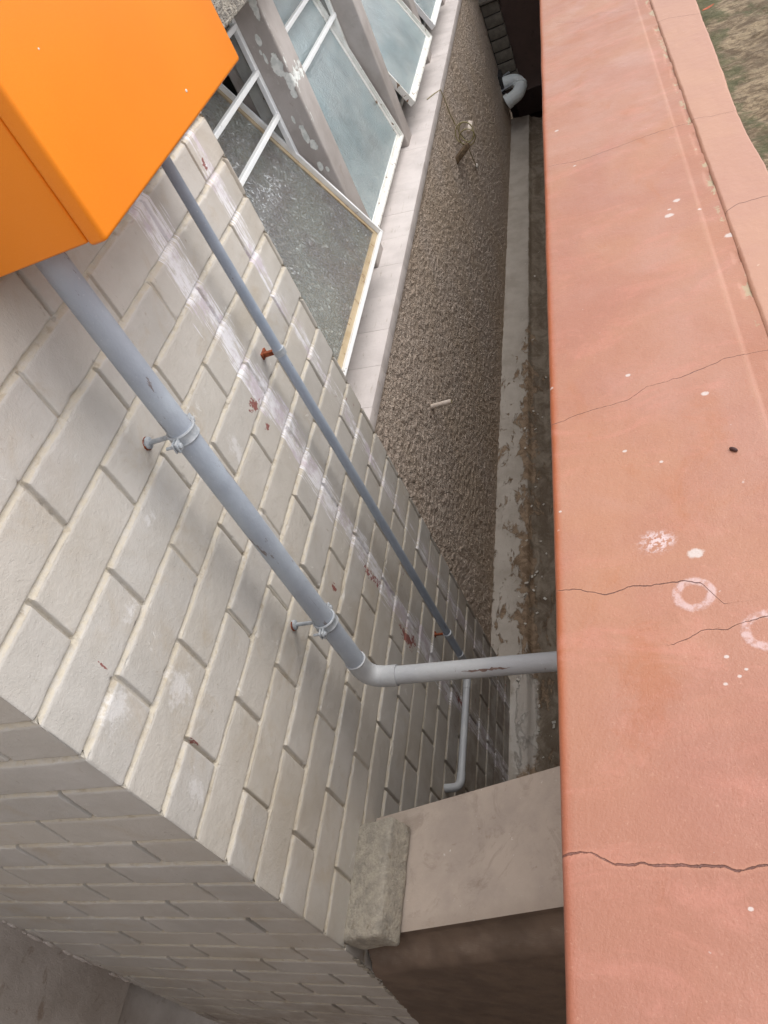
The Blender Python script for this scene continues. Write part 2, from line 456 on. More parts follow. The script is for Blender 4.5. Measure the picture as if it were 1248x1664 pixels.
M_LEAF = m_simple('dry_leaf', lin(176, 92, 56), .8, 0, .0005, 300, lin(140, 70, 46))
M_SEED = m_simple('seed_husk', lin(74, 40, 34), .7, 0, .0004, 300, lin(50, 30, 28))
M_BLOCKD = m_simple('grey_block_paint', lin(124, 118, 108), .85, 0, .002, 60, lin(104, 98, 90))

def m_terra():
    t = T('terracotta_floor_paint'); X, Y, Z = t.xyz()
    c = t.mix(t.ramp(t.noise(5, 4, .55, dist=.5), .32, .68), lin(163, 117, 93), lin(156, 108, 90))
    pk = t.ramp(t.noise(3.4, 3, .5, vec=t.scaled((1, 1, 1), (4, 1, 0)), dist=.8), .48, .68)
    c = t.mix(pk*.6, c, lin(165, 124, 109))
    og = t.ramp(t.noise(9, 5, .6, vec=t.scaled((1.3, .8, 1), (1, 7, 0)), dist=.8), .54, .74)
    c = t.mix(og*.6, c, lin(158, 101, 67))
    def spot(cx, cy, rx, ry, soft, warp=.5):
        u = (X - cx)*(1/rx); v = (Y - cy)*(1/ry)
        r = t.math('SQRT', u*u + v*v) + (t.noise(160, 5, .75)-.5)*warp
        return t.ramp(r, 1-soft, 1+soft, 1, 0)
    # rusty blot, darker orange along the rounded passage edge
    c = t.mix(t.ramp(t.noise(26, 6, .72, dist=.8) - .35*t.math('SQRT', (X+.068)*(X+.068)*900 + (Y-.375)*(Y-.375)*140), .15, .50)*.5, c, lin(154, 90, 51))
    c = t.mix(t.ramp(X + (t.noise(30, 4)-.5)*.004, XT+.003, XT+.013, 1, 0)*.85, c, lin(153, 81, 43))
    c = t.mix(t.ramp(Y, .46, .2)*.6, c, lin(147, 95, 80))
    # ghost of the trowelled margin beside the step
    mg = t.band(X + (t.noise(8, 2)-.5)*.006, .078, .0008, .0016)
    c = t.mix(mg*.15, c, lin(177, 139, 114))
    c = t.mix(t.ramp(X, .078, .085)*t.ramp(X, .112, .106)*.3, c, lin(153, 99, 74))
    # crumbled pale mortar at the step
    ch = t.ramp(t.noise(30, 4, .7, vec=t.scaled((1, .6, 1))), .545, .60)*t.ramp(X + (t.noise(45, 4)-.5)*.012, .098, .103)*t.ramp(X, .110, .1085)
    c = t.mix(ch*.75, c, lin(163, 157, 127))
    # white drips and rings
    fleck = t.ramp(t.noise(95, 3, .6), .745, .76)
    drips = None
    for (cx, cy, r) in ((-.010,.514,.0078),(.054,1.196,.006),(.039,1.158,.007),(.041,1.176,.003),(.107,1.059,.008),(-.049,.806,.0035),
                        (.030,.741,.0045),(-.063,.674,.0028),(-.027,.646,.0024),(-.118,1.611,.0045),(-.143,.818,.003),(-.017,.198,.002),
                        (-.001,.398,.0022),(.006,.378,.0020),(-.006,.372,.0022),(.012,.384,.0018),(-.090,1.43,.003),(.08,1.15,.003),(-.137,.60,.002)):
        s_ = spot(cx, cy, r*.85, r*.7, .3, 1.3)
        drips = s_ if drips is None else t.math('MAXIMUM', drips, s_)
    def ring(cx, cy, r, w):
        u = X - cx; v = Y - cy
        d = t.math('ABSOLUTE', t.math('SQRT', u*u + v*v) - r)
        return t.ramp(d + (t.noise(150, 3, .7)-.5)*w*1.4, w*.5, w*1.3, 1, 0)
    rg = t.math('MAXIMUM', ring(-.018, .467, .0150, .0042), ring(.034, .420, .0165, .004))
    sm = spot(-.043, .536, .014, .012, .5, 1.6)*t.ramp(t.noise(220, 4, .7), .45, .55)
    c = t.mix(rg*t.ramp(t.noise(130, 4, .7), .38, .55, .25, 1)*.6, c, lin(199, 180, 182)); c = t.mix(sm*.8, c, lin(202, 187, 190))
    c = t.mix(drips*.7, c, lin(198, 196, 194)); c = t.mix(fleck*.4, c, lin(195, 183, 181))
    # hairline cracks (signed distances are stored on the mesh)
    ck = None; halo = None
    for k in range(6):
        d = t.math('ABSOLUTE', t.attr('crack%d' % k))
        w = (.00055, .00035, .00045, .0005, .00042, .0009)[k]
        m = t.ramp(d + (t.noise(190, 4, .75)-.5)*w*2.6 + (t.noise(24, 2, .5)-.5)*w*2.2, w*.45, w*1.3, 1, 0)
        ck = m if ck is None else t.math('MAXIMUM', ck, m)
        h_ = t.ramp(d, w*1.5, w*5, 1, 0); halo = h_ if halo is None else t.math('MAXIMUM', halo, h_)
    c = t.mix(halo*.18, c, lin(187, 136, 112))
    c = t.mix(ck*.85, c, lin(79, 46, 43))
    c = t.mix(t.ramp(t.noise(14, 6, .75, vec=t.scaled((.6, 1.3, 1), (3, 3, 3)), dist=.9), .48, .7)*.35, c, lin(185, 125, 110))
    c = t.mix(t.ramp(t.noise(420, 3, .75), .56, .72)*.38, c, lin(136, 86, 68))
    c = t.mix(t.ramp(t.noise(260, 3, .8, vec=t.scaled((1, 1, 1), (5, 5, 5))), .60, .72)*.30, c, lin(190, 148, 128))
    h = t.noise(28, 4, .5)*.7 + t.noise(130, 3, .6)*.35 + t.noise(480, 3, .7)*.35 + rg*.15 - ck*1.2
    n = t.bump(h, .0012, .9)
    return t.out(c, t.ramp(t.noise(12, 4), .3, .7, .42, .6), n)
M_TERRA = m_terra()

def m_ground():
    t = T('mossy_ground')
    c = t.mix(t.ramp(t.noise(20, 7, .75, vec=t.scaled((.8, 1.2, 1)), dist=.5), .38, .62), lin(120, 104, 84), lin(176, 158, 130))
    c = t.mix(t.ramp(t.noise(55, 7, .8, vec=t.scaled((.8, 1.4, 1)), dist=.5), .45, .58)*.7, c, lin(92, 76, 58))
    X, Y, Z = t.xyz()
    moss = t.ramp(t.noise(9, 6, .7) + t.ramp(X, .26, .185, 0, .2) + t.ramp(Y, 1.6, 2.1, 0, .10), .62, .74)
    c = t.mix(moss*.75, c, t.mix(t.noise(90, 4, .7), lin(66, 76, 48), lin(98, 102, 66)))
    return t.out(c, .95, t.bump(t.noise(60, 6, .8) + t.noise(14, 4)*.8, .014, 1))
M_GROUND = m_ground()

def m_channel():
    t = T('stained_channel'); X, Y, Z = t.xyz()
    strip = t.ramp(X + (t.noise(6, 4, .6, vec=t.scaled((0, 1, 0)))-.5)*.02, -.690, -.682, 1, 0)
    paint = t.mix(t.ramp(t.noise(8, 5, .6), .35, .7), lin(190, 181, 170), lin(172, 162, 150))
    dirt = t.mix(t.ramp(t.noise(30, 6, .75, vec=t.scaled((1, .9, 1)), dist=.4), .4, .62), lin(158, 136, 112), lin(120, 98, 76))
    side = t.mix(t.ramp(t.noise(9, 7, .75, vec=t.scaled((1.2, .9, 1)), dist=.6), .35, .62), lin(150, 138, 122), lin(112, 97, 80))
    c = t.mix(strip, side, paint)
    peel = t.noise(13, 6, .7, vec=t.scaled((1.6, .7, 1)), dist=.5) + t.band(X, -.688, .008, .05)*.13 + t.ramp(Y, 4.0, 3.0, 0, .05) - t.ramp(Y, 3.4, 4.6, 0, .25)
    pm = t.ramp(peel + (t.noise(80, 4, .8)-.5)*.10, .60, .66)
    c = t.mix(pm, c, dirt)
    pale = t.ramp(t.noise(70, 4, .7), .68, .70)*t.ramp(X, -.74, -.70)*.8
    c = t.mix(pale, c, lin(200, 190, 174))
    # lime deposit where the drain once spat out
    u = (X + .70)*(1/.05); v = (Y - 1.42)*(1/.22)
    r = t.math('SQRT', u*u + v*v) + (t.noise(24, 5, .7)-.5)*1.4
    c = t.mix(t.ramp(r, .8, 1.1, 1, 0)*.75, c, lin(206, 200, 192))
    return t.out(c, .75, t.bump(t.noise(50, 5, .7) - pm*.8, .004, .9))
M_CHAN = m_channel()

# ------------------------------------------------------------------ the setting: passage floor and ground
def make_floor():
    ys = np.concatenate([np.arange(-1.5, .6, .05), np.arange(.6, 4.0, .012), np.arange(4.0, 6.93, .03)])
    xs = np.concatenate([np.arange(-.90, -.52, .006), np.linspace(-.51, -.10, 12)])
    Xg, Yg = np.meshgrid(xs, ys)
    z = ZF + .012*sstep(-Xg, .73, .82) - .028*sstep(Xg, -.690, -.668) - .03*sstep(Xg, -.67, -.60) + .012*sstep(Xg, -.54, -.45)
    z = z + .004*fbm(Xg*12, Yg*6, 3) + .0016*fbm(Xg*60, Yg*40, 5)
    pl = sstep(fbm(Xg*14+3, Yg*7, 11), .02, .10)*sstep(-np.abs(Xg+.69), -.05, -.01)
    z = z - .004*pl
    P = np.stack([Xg, Yg, z], -1)
    return grid('drain_channel', P, M_CHAN)
chan = tag(make_floor(), kind='structure')
bm = bmesh.new()
# recess floor in front of the return face, well below the frame
box(bm, -1.55, -.10, -2.5, .62, ZF-.25, ZF-.05)
tag(obj('path', bm, M_BROWN), kind='structure')

def make_ground():
    xs = np.concatenate([np.linspace(.12, .75, 110), np.linspace(.77, 3, 40), np.linspace(3.3, 60, 30)])
    ys = np.concatenate([np.linspace(-60, -.5, 30), np.linspace(-.4, 3.2, 300), np.linspace(3.3, 60, 50)])
    Xg, Yg = np.meshgrid(xs, ys)
    z = ZT - .012 + .006*fbm(Xg*9, Yg*14, 21) + .005*fbm(Xg*40, Yg*70, 24, 3)
    z = np.minimum(z, ZT-.004)
    return grid('ground', np.stack([Xg, Yg, z], -1), M_GROUND)
tag(make_ground(), kind='structure')

# ------------------------------------------------------------------ the building
bld = empty('building', (-1.1, 2.0, ZF), 'beige building with painted brick corner, pebble-dashed wall and tilted obscure-glass windows', 'building')

def brick_height(U, Z, seed, uoff, quoin_sign, deepp=0.0):
    """relief of painted brickwork; U metres from the arris, Z height. returns depth below face (>=0) and joint mask, tone"""
    wz = .0020*fbm(U*9, Z*9, seed+1) + .0013*fbm(U*70, Z*70, seed+2)
    kz = (Z - CZ0 + wz)/CH
    k = np.floor(kz); fz = (kz - k)*CH            # distance above the joint centre below this course
    par = (np.mod(k + uoff, 2))
    wu = .0012*fbm(U*40, Z*12, seed+3)
    LU = .1170
    ku = (U + wu + np.where(par > .5, LU, 0))/(2*LU)
    fu = np.abs(ku - np.round(ku))*2*LU
    fu = np.where(np.abs(U + wu) < LU*.45, 1, fu)
    kb = np.floor(ku)
    # bed joint: recessed under the upper brick, sloping out to the lower one
    d = np.where(fz > CH/2, fz-CH, fz)             # signed distance from the joint centre
    jw = .0050 + .0014*fbm(U*14, Z*14, seed+4)
    inb = sstep(d, -jw-.0010, -jw+.0012)*(1 - sstep(d, jw-.0004, jw+.0008))
    depth_b = inb*(.0014 + .0066*np.clip((d + jw)/(2*jw), 0, 1))
    jp = .0040 + .0011*fbm(U*20, Z*20, seed+5)
    inp = 1 - sstep(fu, jp-.0009, jp+.0009)
    rs = np.random.RandomState(seed+9); H = rs.rand(64, 64)
    hb = H[np.mod(k, 64).astype(int), np.mod(kb, 64).astype(int)]
    hb2 = H[np.mod(k+17, 64).astype(int), np.mod(kb+31, 64).astype(int)]
    depth_p = inp*(.0012 + .0072*hb2**.7)
    depth_b = depth_b + inb*.0014*fbm(U*150, Z*150, seed+15, 2)
    depth_p = depth_p + inp*deepp
    face = .0024*hb + .0005*fbm(U*22, Z*22, seed+6) + .0004*fbm(U*90, Z*90, seed+8, 3) + .0011*(hb2-.5)*(fz/CH-.5)*2
    # rolled edges of the bricks
    eb = np.minimum(np.abs(d)-jw, fu-jp)
    roll = .0008*(1 - sstep(eb, 0, .0035))
    nick = .003*sstep(fbm(U*55, Z*55, seed+12, 3), .45, .6)*(1-sstep(eb, .001, .005))
    dep = np.maximum(depth_b, depth_p) + face*(1-np.maximum(inb, inp)*.5) + roll*(1-np.maximum(inb, inp)) + nick
    return dep, np.maximum(inb, inp*.6), hb

OFF = np.array([-.0095, -.008, -.0068, -.0060, -.0052, -.0042, -.003, -.0015, 0, .0015, .003, .0040, .0048, .0056, .0064, .0072, .008, .0095])
def zlist():
    out = []
    for k in range(-25, 8):
        zc = CZ0 + k*CH
        out.append(zc + OFF); out.append(zc + np.linspace(.0135, CH-.0135, 13))
    z = np.unique(np.round(np.concatenate(out), 6)); z = z[(z > ZF-.04) & (z < -.03)]
    return np.concatenate([z, np.arange(z[-1]+.01, 2.4, .01)])
ZS = zlist()
def ulist(L):
    out = [np.array([0, .0018, .0036, .006, .009])]
    for k in range(0, int(L/.117)+2):
        c = k*.117
        if k: out.append(c + OFF*.9)
        out.append(c + np.linspace(.0125, .117-.0125, 18))
    u = np.unique(np.round(np.concatenate(out), 6))
    return u[(u >= 0) & (u < L-.0015)]
def arris_depth(seed):
    d, j, h = brick_height(np.full_like(ZS, .05), ZS, seed, 0, 1)
    return d + .0012
def brick_faces():
    parts = []
    ys = np.append(Y0 + ulist(Y1-Y0-.008), [Y1-.006, Y1-.004, Y1-.002, Y1])
    Yg, Zg = np.meshgrid(ys, ZS)
    d, j, tn = brick_height(Yg-Y0, Zg, 40, 0, 1, .002)
    e = np.minimum(Yg-Y0, Y1-Yg)
    d = d + .0014*(1-sstep(e, 0, .004))
    d0 = d[:, 0].copy(); d1 = d[:, -1].copy()
    Yp = Yg.copy(); Yp[:, 0] += d0*.6; Yp[:, -1] -= d1*.6
    Pm = np.stack([XB-d, Yp, Zg], -1)
    # return face (normal -Y): columns run from the far end to the shared arris column
    us = -ulist(XB-XW+.01)[::-1][:-1]
    Ug, Zg2 = np.meshgrid(us, ZS)
    dr, jr, tr = brick_height(-Ug, Zg2, 71, 1, 1, .006)
    Pr = np.stack([XB+Ug, Y0+dr, Zg2], -1)
    # far reveal (normal +Y)
    uf = np.concatenate([-.0018*np.arange(1, 8), np.linspace(-.018, XR-.02-XB, 18)])
    Uf, Zg3 = np.meshgrid(uf, ZS)
    df, jf, tf = brick_height(-Uf, Zg3, 93, 1, 1)
    Pf = np.stack([XB+Uf, Y1-df, Zg3], -1)
    P = np.concatenate([Pr, Pm, Pf], 1)
    J = np.concatenate([jr, j, jf], 1); TN = np.concatenate([tr, tn, tf], 1)
    return P, J, TN
P, J, TN = brick_faces()
bw = grid('brick_wall', P, M_BRICK, bld, {'joint': J, 'tone': TN})
bw['label'] = 'beige painted brick wall corner with chipped pale streaks'

# pebble-dashed wall below the sill and the spandrel above the windows
def rough_relief(Y, Z, s=0):
    return .0048*vnoise(Y*61+Z*31, Z*67-Y*23, 31+s)**1.4 + .0040*vnoise(Y*120+Z*40, Z*117-Y*51, 32+s) + .003*fbm(Y*5, Z*5, 33+s)
def make_rough():
    ys = [Y1-.03]
    while ys[-1] < 7.0: ys.append(ys[-1] + .0035 + .0012*max(0, ys[-1]-1.5))
    ys = np.array(ys); zs = np.arange(ZF-.05, -1.268, .0042)
    zs = np.append(zs, -1.268)
    Yg, Zg = np.meshgrid(ys, zs)
    X = XR + rough_relief(Yg, Zg)
    return np.stack([X, Yg, Zg], -1)
rw = grid('pebbledash_wall', make_rough(), M_ROUGH, bld)
rw['label'] = 'brown-grey pebble-dashed wall below the window sill'
bm = bmesh.new()
box(bm, -1.09, XR+.004, Y1-.02, 7.6, -.300, 2.4, .008, 3)
box(bm, -1.16, -1.02, .45, 7.6, -.300, 2.4)
o = obj('pebbledash_lintel', bm, M_CONC, bld); smooth_angle(o, 50)
o['label'] = 'rough grey pebble-dashed band above the windows'

# sloping sill
MY = [(1.50, 1.662), (2.600, 2.740), (3.668, 3.805), (4.785, 4.930), (5.88, 6.02)]
bm = bmesh.new()
y = Y1 + .004; rnd = random.Random(4)
while y < 6.98:
    w = .205 + rnd.uniform(-.008, .008); y2 = min(y+w, 6.99)
    dz = rnd.uniform(-.0004, .0004)
    M = Matrix.Translation((0, 0, dz))
    v = box(bm, -1.13, -.817, y, y2-.0007, -1.302, -1.262, .0012, 2, M)
    for q in v:
        q.co.z += max(0, (-.817 - q.co.x))*.12 if q.co.z > -1.28 else 0
    y = y2
o = obj('window_sill', bm, M_SILL, bld); smooth_angle(o, 40)
o['label'] = 'pale pinkish painted sill of tiles under the windows'

for i, (a, b) in enumerate(MY):
    bm = bmesh.new()
    box(bm, -1.10, -.909, a, b, -1.275, -.26, .007, 3)
    # worn arris
    o = obj('mullion', bm, M_MULF if i == 1 else M_MUL, bld); smooth_angle(o, 40)
    if i == 1: o['label'] = 'grey concrete mullion with flaking pale paint patches, nearest'
    else: o['label'] = 'smooth grey concrete mullion between two windows'

XFR = -1.000   # plane of the steel frames
def sash_matrix(ang, zp):
    return Matrix.Translation((XFR, 0, zp)) @ Matrix.Rotation(-ang, 4, 'Y') @ Matrix.Translation((-XFR, 0, -zp))
def make_window(ya, yb, ang, zp, low, glass, frame_m, inner_m, lbl, shift=0.0):
    bm = bmesh.new()
    w = .024
    # fixed frame, outer flange then a step back
    box(bm, XFR-.012, XFR+.004, ya, ya+w, -1.235, -.30, .002, 1)
    box(bm, XFR-.012, XFR+.004, yb-w, yb, -1.235, -.30, .002, 1)
    box(bm, XFR-.0125, XFR+.0035, ya+w, yb-w, -1.235, -1.212, .002, 1)
    box(bm, XFR-.0125, XFR+.0035, ya+w, yb-w, -.325, -.301, .002, 1)
    win = obj('window', bm, frame_m, bld); smooth_angle(win)
    win['label'] = lbl
    bm = bmesh.new()
    box(bm, XFR-.058, XFR-.014, ya, ya+.012, -1.23, -.30, .001, 1)
    box(bm, XFR-.058, XFR-.014, yb-.012, yb, -1.23, -.30, .001, 1)
    box(bm, XFR-.058, XFR-.0145, ya+.012, yb-.012, -1.23, -1.218, .001, 1)
    obj('inner_frame', bm, M_FGREY, win)
    for z in (-.510, -.645, -.375):
        if z < zp: continue
        bm = bmesh.new()
        box(bm, XFR-.006, XFR+.012, ya+w-.003, yb-w+.003, z-.008, z+.008, .002, 1)
        smooth_angle(obj('glazing_bar', bm, M_WHITE, win))
    # pivoted sash: the lower edge swings out over the sill, the upper edge in
    M = sash_matrix(ang, zp)
    a, b = ya+.016, yb-.012 + shift; z0, z1 = zp-low, -.36
    rs = .011; ri = .030
    bm = bmesh.new()
    for (q0, q1, s0, s1) in ((a, a+rs, z0, z1), (b-rs, b, z0, z1), (a+rs, b-rs, z0, z0+rs), (a+rs, b-rs, z1-rs, z1)):
        box(bm, XFR-.016, XFR+.012, q0, q1, s0, s1, .0018, 1, M)
    smooth_angle(obj('sash', bm, frame_m, win))
    bm = bmesh.new()
    for (q0, q1, s0, s1) in ((a+rs, a+ri, z0+rs, z1-rs), (b-ri, b-rs, z0+rs, z1-rs), (a+ri, b-ri, z0+rs, z0+ri), (a+ri, b-ri, z1-ri, z1-rs)):
        box(bm, XFR-.018, XFR-.003, q0, q1, s0, s1, .0015, 1, M)
    smooth_angle(obj('glazing_bead', bm, inner_m, win))
    bm = bmesh.new()
    box(bm, XFR-.012, XFR-.007, a+ri-.006, b-ri+.006, z0+ri-.006, z1-ri+.006, 0, 1, M)
    obj('glass_pane', bm, glass, win)
    return win
make_window(1.664, 2.598, .435, -.79, .372, M_GLASS1, M_WHITE, M_PUTTY, 'nearest window, dark dimpled glass with beige putty, sash tilted wide open', 0)
make_window(2.742, 3.666, .20, -.80, .405, M_GLASS2, M_WHITEC, M_WHITEC, 'second window, pale blue obscure glass, peeling white frame')
make_window(3.807, 4.783, .40, -.80, .365, M_GLASS2, M_WHITEC, M_WHITEC, 'third window, pale blue glass swung out over the sill')
make_window(4.932, 5.878, .40, -.80, .365, M_GLASS2, M_WHITE, M_WHITEC, 'farthest window, only a white sash corner in view')
bm = bmesh.new()     # the dim room behind the windows
box(bm, -4.0, -3.95, .6, 7.6, -2.2, .6); box(bm, -4.0, -1.13, .6, 7.6, -2.2, -2.15); box(bm, -4.0, -1.13, .6, 7.6, .3, .35)
box(bm, -3.95, -1.10, .6, .65, -2.15, .3); box(bm, -3.95, -1.10, 7.3, 7.35, -2.15, .3); box(bm, -1.13, -1.10, .65, 7.3, -2.15, -1.28)
obj('room', bm, M_INT, bld)
# roof slab closes the top of the building
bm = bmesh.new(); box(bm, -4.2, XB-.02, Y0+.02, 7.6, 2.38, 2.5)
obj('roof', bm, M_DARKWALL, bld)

# ------------------------------------------------------------------ other walls
def wavy_box_wall(name, xs, zs, fx, mat): pass
bm = bmesh.new()
box(bm, XW-.25, XW, -2.2, Y0+.02, -1.752, 2.4, .006, 2)
wl = obj('rendered_wall', bm, M_BROWN); smooth_angle(wl, 40)
tag(wl, 'brown painted plaster wall at bottom left, meeting the shaded brick face', 'wall')
bm = bmesh.new(); box(bm, XW-.25, XW-.055, -2.2, Y0+.02, ZF-.1, -1.7545, .004, 2)
o = obj('plinth', bm, M_BROWN, wl); smooth_angle(o, 40)
bm = bmesh.new(); box(bm, XW-.25, -.10, -2.45, -2.201, ZF-.2, 2.4, .004, 2)  # unseen wall added behind the lens to block low sky light
obj('sky_blocking_wall', bm, M_BROWN, wl)
bm = bmesh.new()    # crumbs of mortar along the inner corner
rnd = random.Random(8)
for i in range(90):
    z = rnd.uniform(-1.76, -.9); r = rnd.uniform(.003, .009)
    bmesh.ops.create_icosphere(bm, subdivisions=2, radius=r, matrix=Matrix.Translation((XW+rnd.uniform(-.002, .003), Y0-rnd.uniform(-.003, .003), z)) @ Matrix.Diagonal((.5, .5, rnd.uniform(1.2, 3.2), 1)))
o = obj('mortar_fillet', bm, M_BROWN, wl, True)

# low cross wall with a sloping top
SL = .42
def lz(x): return -1.505 + SL*(x - XB)
bm = bmesh.new()
poly = [(XB+.0005, 0, lz(XB)), (-.05, 0, lz(-.05)), (-.05, 0, ZF-.2), (XB+.0005, 0, ZF-.2)]
prism(bm, [(p[0], .425, p[2]) for p in poly], (0, .235, 0))
es = [e for e in bm.edges if abs(e.verts[0].co.z - lz(e.verts[0].co.x)) < 1e-4 and abs(e.verts[1].co.z - lz(e.verts[1].co.x)) < 1e-4 and abs(e.verts[0].co.x-e.verts[1].co.x) > .3]
bmesh.ops.bevel(bm, geom=es, offset=.016, segments=5, profile=.5, affect='EDGES')
lw = obj('low_wall', bm, M_LOW); smooth_angle(lw, 40)
tag(lw, 'low cross wall with pinkish sloping top and dark brown face, closing the passage', 'wall')

def make_face():
    zs = np.concatenate([np.linspace(0, 1, 40)**1.3*.12, np.linspace(.125, 1.0, 130)])
    n = 90; u = np.linspace(0, 1, n)
    Zr = zs[:, None] + 0*u[None]
    xl = XB + .003 - .06*sstep(Zr, .03, .5) - .05*sstep(Zr, .5, 1.0) + (.006*fbm(Zr*30, Zr*0, 201) + .004*fbm(Zr*90, Zr*0, 203))*sstep(Zr, 0, .05)
    X = xl + (-.05-xl)*u[None]
    topz = np.where(X > XB, lz(np.maximum(X, XB)), -1.505) - .0155
    Z = topz - Zr
    Yf = .4250 - .0415*sstep(Zr, 0, .075) - .003*fbm(X*20, Z*20, 205) + .0*u[None]
    return np.stack([X, Yf, Z], -1)
fc = grid('rendered_face', make_face(), M_LOW, lw); fc['label'] = 'dark brown upright face smeared over the brick corner'
bm = bmesh.new(); rnd = random.Random(31)     # crumbs of old mortar along that smear
for i in range(70):
    q = rnd.random()**1.3*.9; x = XB - .06*min(1, q/.5) - .03*max(0, q-.5)*2 + rnd.uniform(-.006, .004); r = rnd.uniform(.002, .0065)
    bmesh.ops.create_icosphere(bm, subdivisions=2, radius=r, matrix=Matrix.Translation((x, Y0-.001, -1.50-q)) @ Matrix.Diagonal((1, .5, rnd.uniform(.8, 2.4), 1)))
obj('mortar_crumbs', bm, M_BLOCK, lw, True)

# concrete block wedged against the brickwork
bm = bmesh.new()
th = math.atan(SL)
MB = Matrix.Translation((XB, 0, -1.505)) @ Matrix.Rotation(-th, 4, 'Y')
box(bm, .012, .116, .402, .622, .0015, .062, .008, 3, MB)
bmesh.ops.subdivide_edges(bm, edges=bm.edges, cuts=5, use_grid_fill=True)
for v in bm.verts:
    p = v.co
    n = fbm(np.array([p.y*28+p.x*13]), np.array([p.z*28+p.x*31]), 77)[0]
    c = MB @ Vector((.062, .512, .03)); d = (p-c).normalized()
    v.co = p + d*n*.0042
blk = obj('concrete_block', bm, M_BLOCK, None, True)
tag(blk, 'rough grey concrete block lying on the low cross wall against the brick corner', 'block')

# ------------------------------------------------------------------ terracotta wall beside the lens
par = empty('parapet_wall', (0.05, 1.0, ZF), 'terracotta-red painted wall top with hairline cracks and white paint drips beside the passage', 'wall')
CR = [  # crack poly-lines x -> y on the wall top, with end limits
    ([-.135, -.121, -.09, -.061, -.01, .032, .07, .109], [1.462, 1.459, 1.447, 1.444, 1.447, 1.451, 1.449, 1.449]),
    ([-.10, -.05, .0, .04, .106], [2.27, 2.20, 2.21, 2.16, 2.12]),
    ([-.146, -.120, -.095, -.053, -.03, .004, .033, .06, .109], [.745, .752, .757, .760, .777, .779, .785, .795, .793]),
    ([-.146, -.120, -.096, -.075, -.05, -.025, -.01, .006], [.494, .491, .479, .485, .483, .484, .478, .452]),
    ([-.042, -.017, -.005, .003, .015, .038, .109], [.416, .426, .427, .425, .430, .434, .452]),
    ([-.146, -.130, -.122, -.105, -.07, -.049, -.030, -.021, -.001, .03, .109], [.236, .239, .238, .229, .2285, .228, .2275, .223, .227, .228, .222]),
]
def make_top():
    xs = np.concatenate([XT+.0028*(1-np.cos(np.linspace(0, math.pi/2, 6))) , np.arange(XT+.004, .1085, .0016), [.1088]])
    ys = []
    y = -.9
    while y < 3.4: ys.append(y); y += .0018 if .14 < y < .9 else (.003 if .9 <= y < 2.6 else .02)
    ys = np.array(ys)
    Xg, Yg = np.meshgrid(xs, ys)
    r = .006
    q = np.clip((r - (Xg-XT))/r, 0, 1)
    z = ZT - r*(1-np.sqrt(np.clip(1-q*q, 0, 1)))
    z = z + .0012*fbm(Xg*7, Yg*5, 50) + .0004*fbm(Xg*30, Yg*30, 55)
    z = z - .0012*sstep(Xg, .0795, .083)
    z = z - .0016*sstep(Xg + .006*fbm(Xg*50, Yg*30, 61), .098, .1035)*sstep(vnoise(Xg*20, Yg*26, 66), .45, .6)
    Xp = Xg + .0012*fbm(Yg*6, Yg*0, 58)*(1-sstep(Xg, XT, XT+.03))
    at = {}
    for k, (cx, cy) in enumerate(CR):
        f = np.interp(Xg, cx, cy) + .0022*fbm(Xg*70+k*9, Xg*0+k, 80+k, 3) + .0009*fbm(Xg*260, Xg*0, 90+k, 2)
        d = Yg - f
        outx = np.maximum(0, np.maximum(cx[0]-.001-Xg, Xg-cx[-1]))
        at['crack%d' % k] = np.sign(d)*(np.abs(d) + outx*.2) if outx.max() == 0 else np.where(d >= 0, 1, -1)*(np.abs(d)) + outx*1.6*np.where(d >= 0, 1, -1)
    top = np.stack([Xp, Yg, z], -1)
    # side face of the wall continues down from the rounded edge
    cols = []
    for dz in (0.004, .02, .06, .2, .5, 1.0, 1.95):
        c = top[:, :1].copy(); c[:, :, 0] = top[:, :1, 0] - .0003; c[:, :, 2] = ZT - .006 - dz; cols.insert(0, c)
    P = np.concatenate(cols+[top], 1)
    for k in at: at[k] = np.concatenate([np.repeat(at[k][:, :1], len(cols), 1)]+[at[k]], 1)
    return P, at
P, at = make_top()
wt = grid('wall_top', P, M_TERRA, par, at)
def make_strip():
    ys = np.concatenate([np.arange(-.9, .7, .02), np.arange(.7, 2.6, .004), np.arange(2.6, 3.5, .02)])
    n = 46
    out = np.interp(ys, [-.9, .8, .987*1.24, 1.427, 1.72, 2.03, 3.4], [.190, .186, .183, .178, .189, .198, .20])
    out = out + .002*fbm(ys*9, ys*0, 101) + .0012*fbm(ys*45, ys*0, 103)
    u = np.linspace(0, 1, n)
    inx = .1085 + .0009*fbm(ys*12, ys*0, 105) + .0006*fbm(ys*70, ys*0, 106)
    X = inx[:, None] + (out-inx)[:, None]*u[None]
    Yg = np.repeat(ys[:, None], n, 1)
    z = ZT + .0016 - .0030*(1-sstep(X-inx[:, None], 0, .004)) + .0008*fbm(X*20, Yg*8, 107)
    z = z - .020*sstep(u[None]+0*X, .94, 1.0)
    P = np.stack([X, Yg, z], -1)
    c0 = P[:, :1].copy(); c0[:, :, 2] -= .02
    P = np.concatenate([c0, P], 1)
    at = {}
    sets = [([.108, .13, .16, .2], [1.115, 1.13, 1.128, 1.12]), ([.108, .14, .2], [1.452, 1.437, 1.42]), ([.108, .13, .17, .21], [1.985, 1.985, 1.955, 1.92])]
    for k in range(6):
        if k < 3:
            cx, cy = sets[k]
            f = np.interp(P[:, :, 0], cx, cy) + .002*fbm(P[:, :, 0]*80, P[:, :, 0]*0+k, 180+k, 3)
            at['crack%d' % k] = P[:, :, 1] - f
        else: at['crack%d' % k] = np.ones(P.shape[:2])
    return P, at
P, at = make_strip()
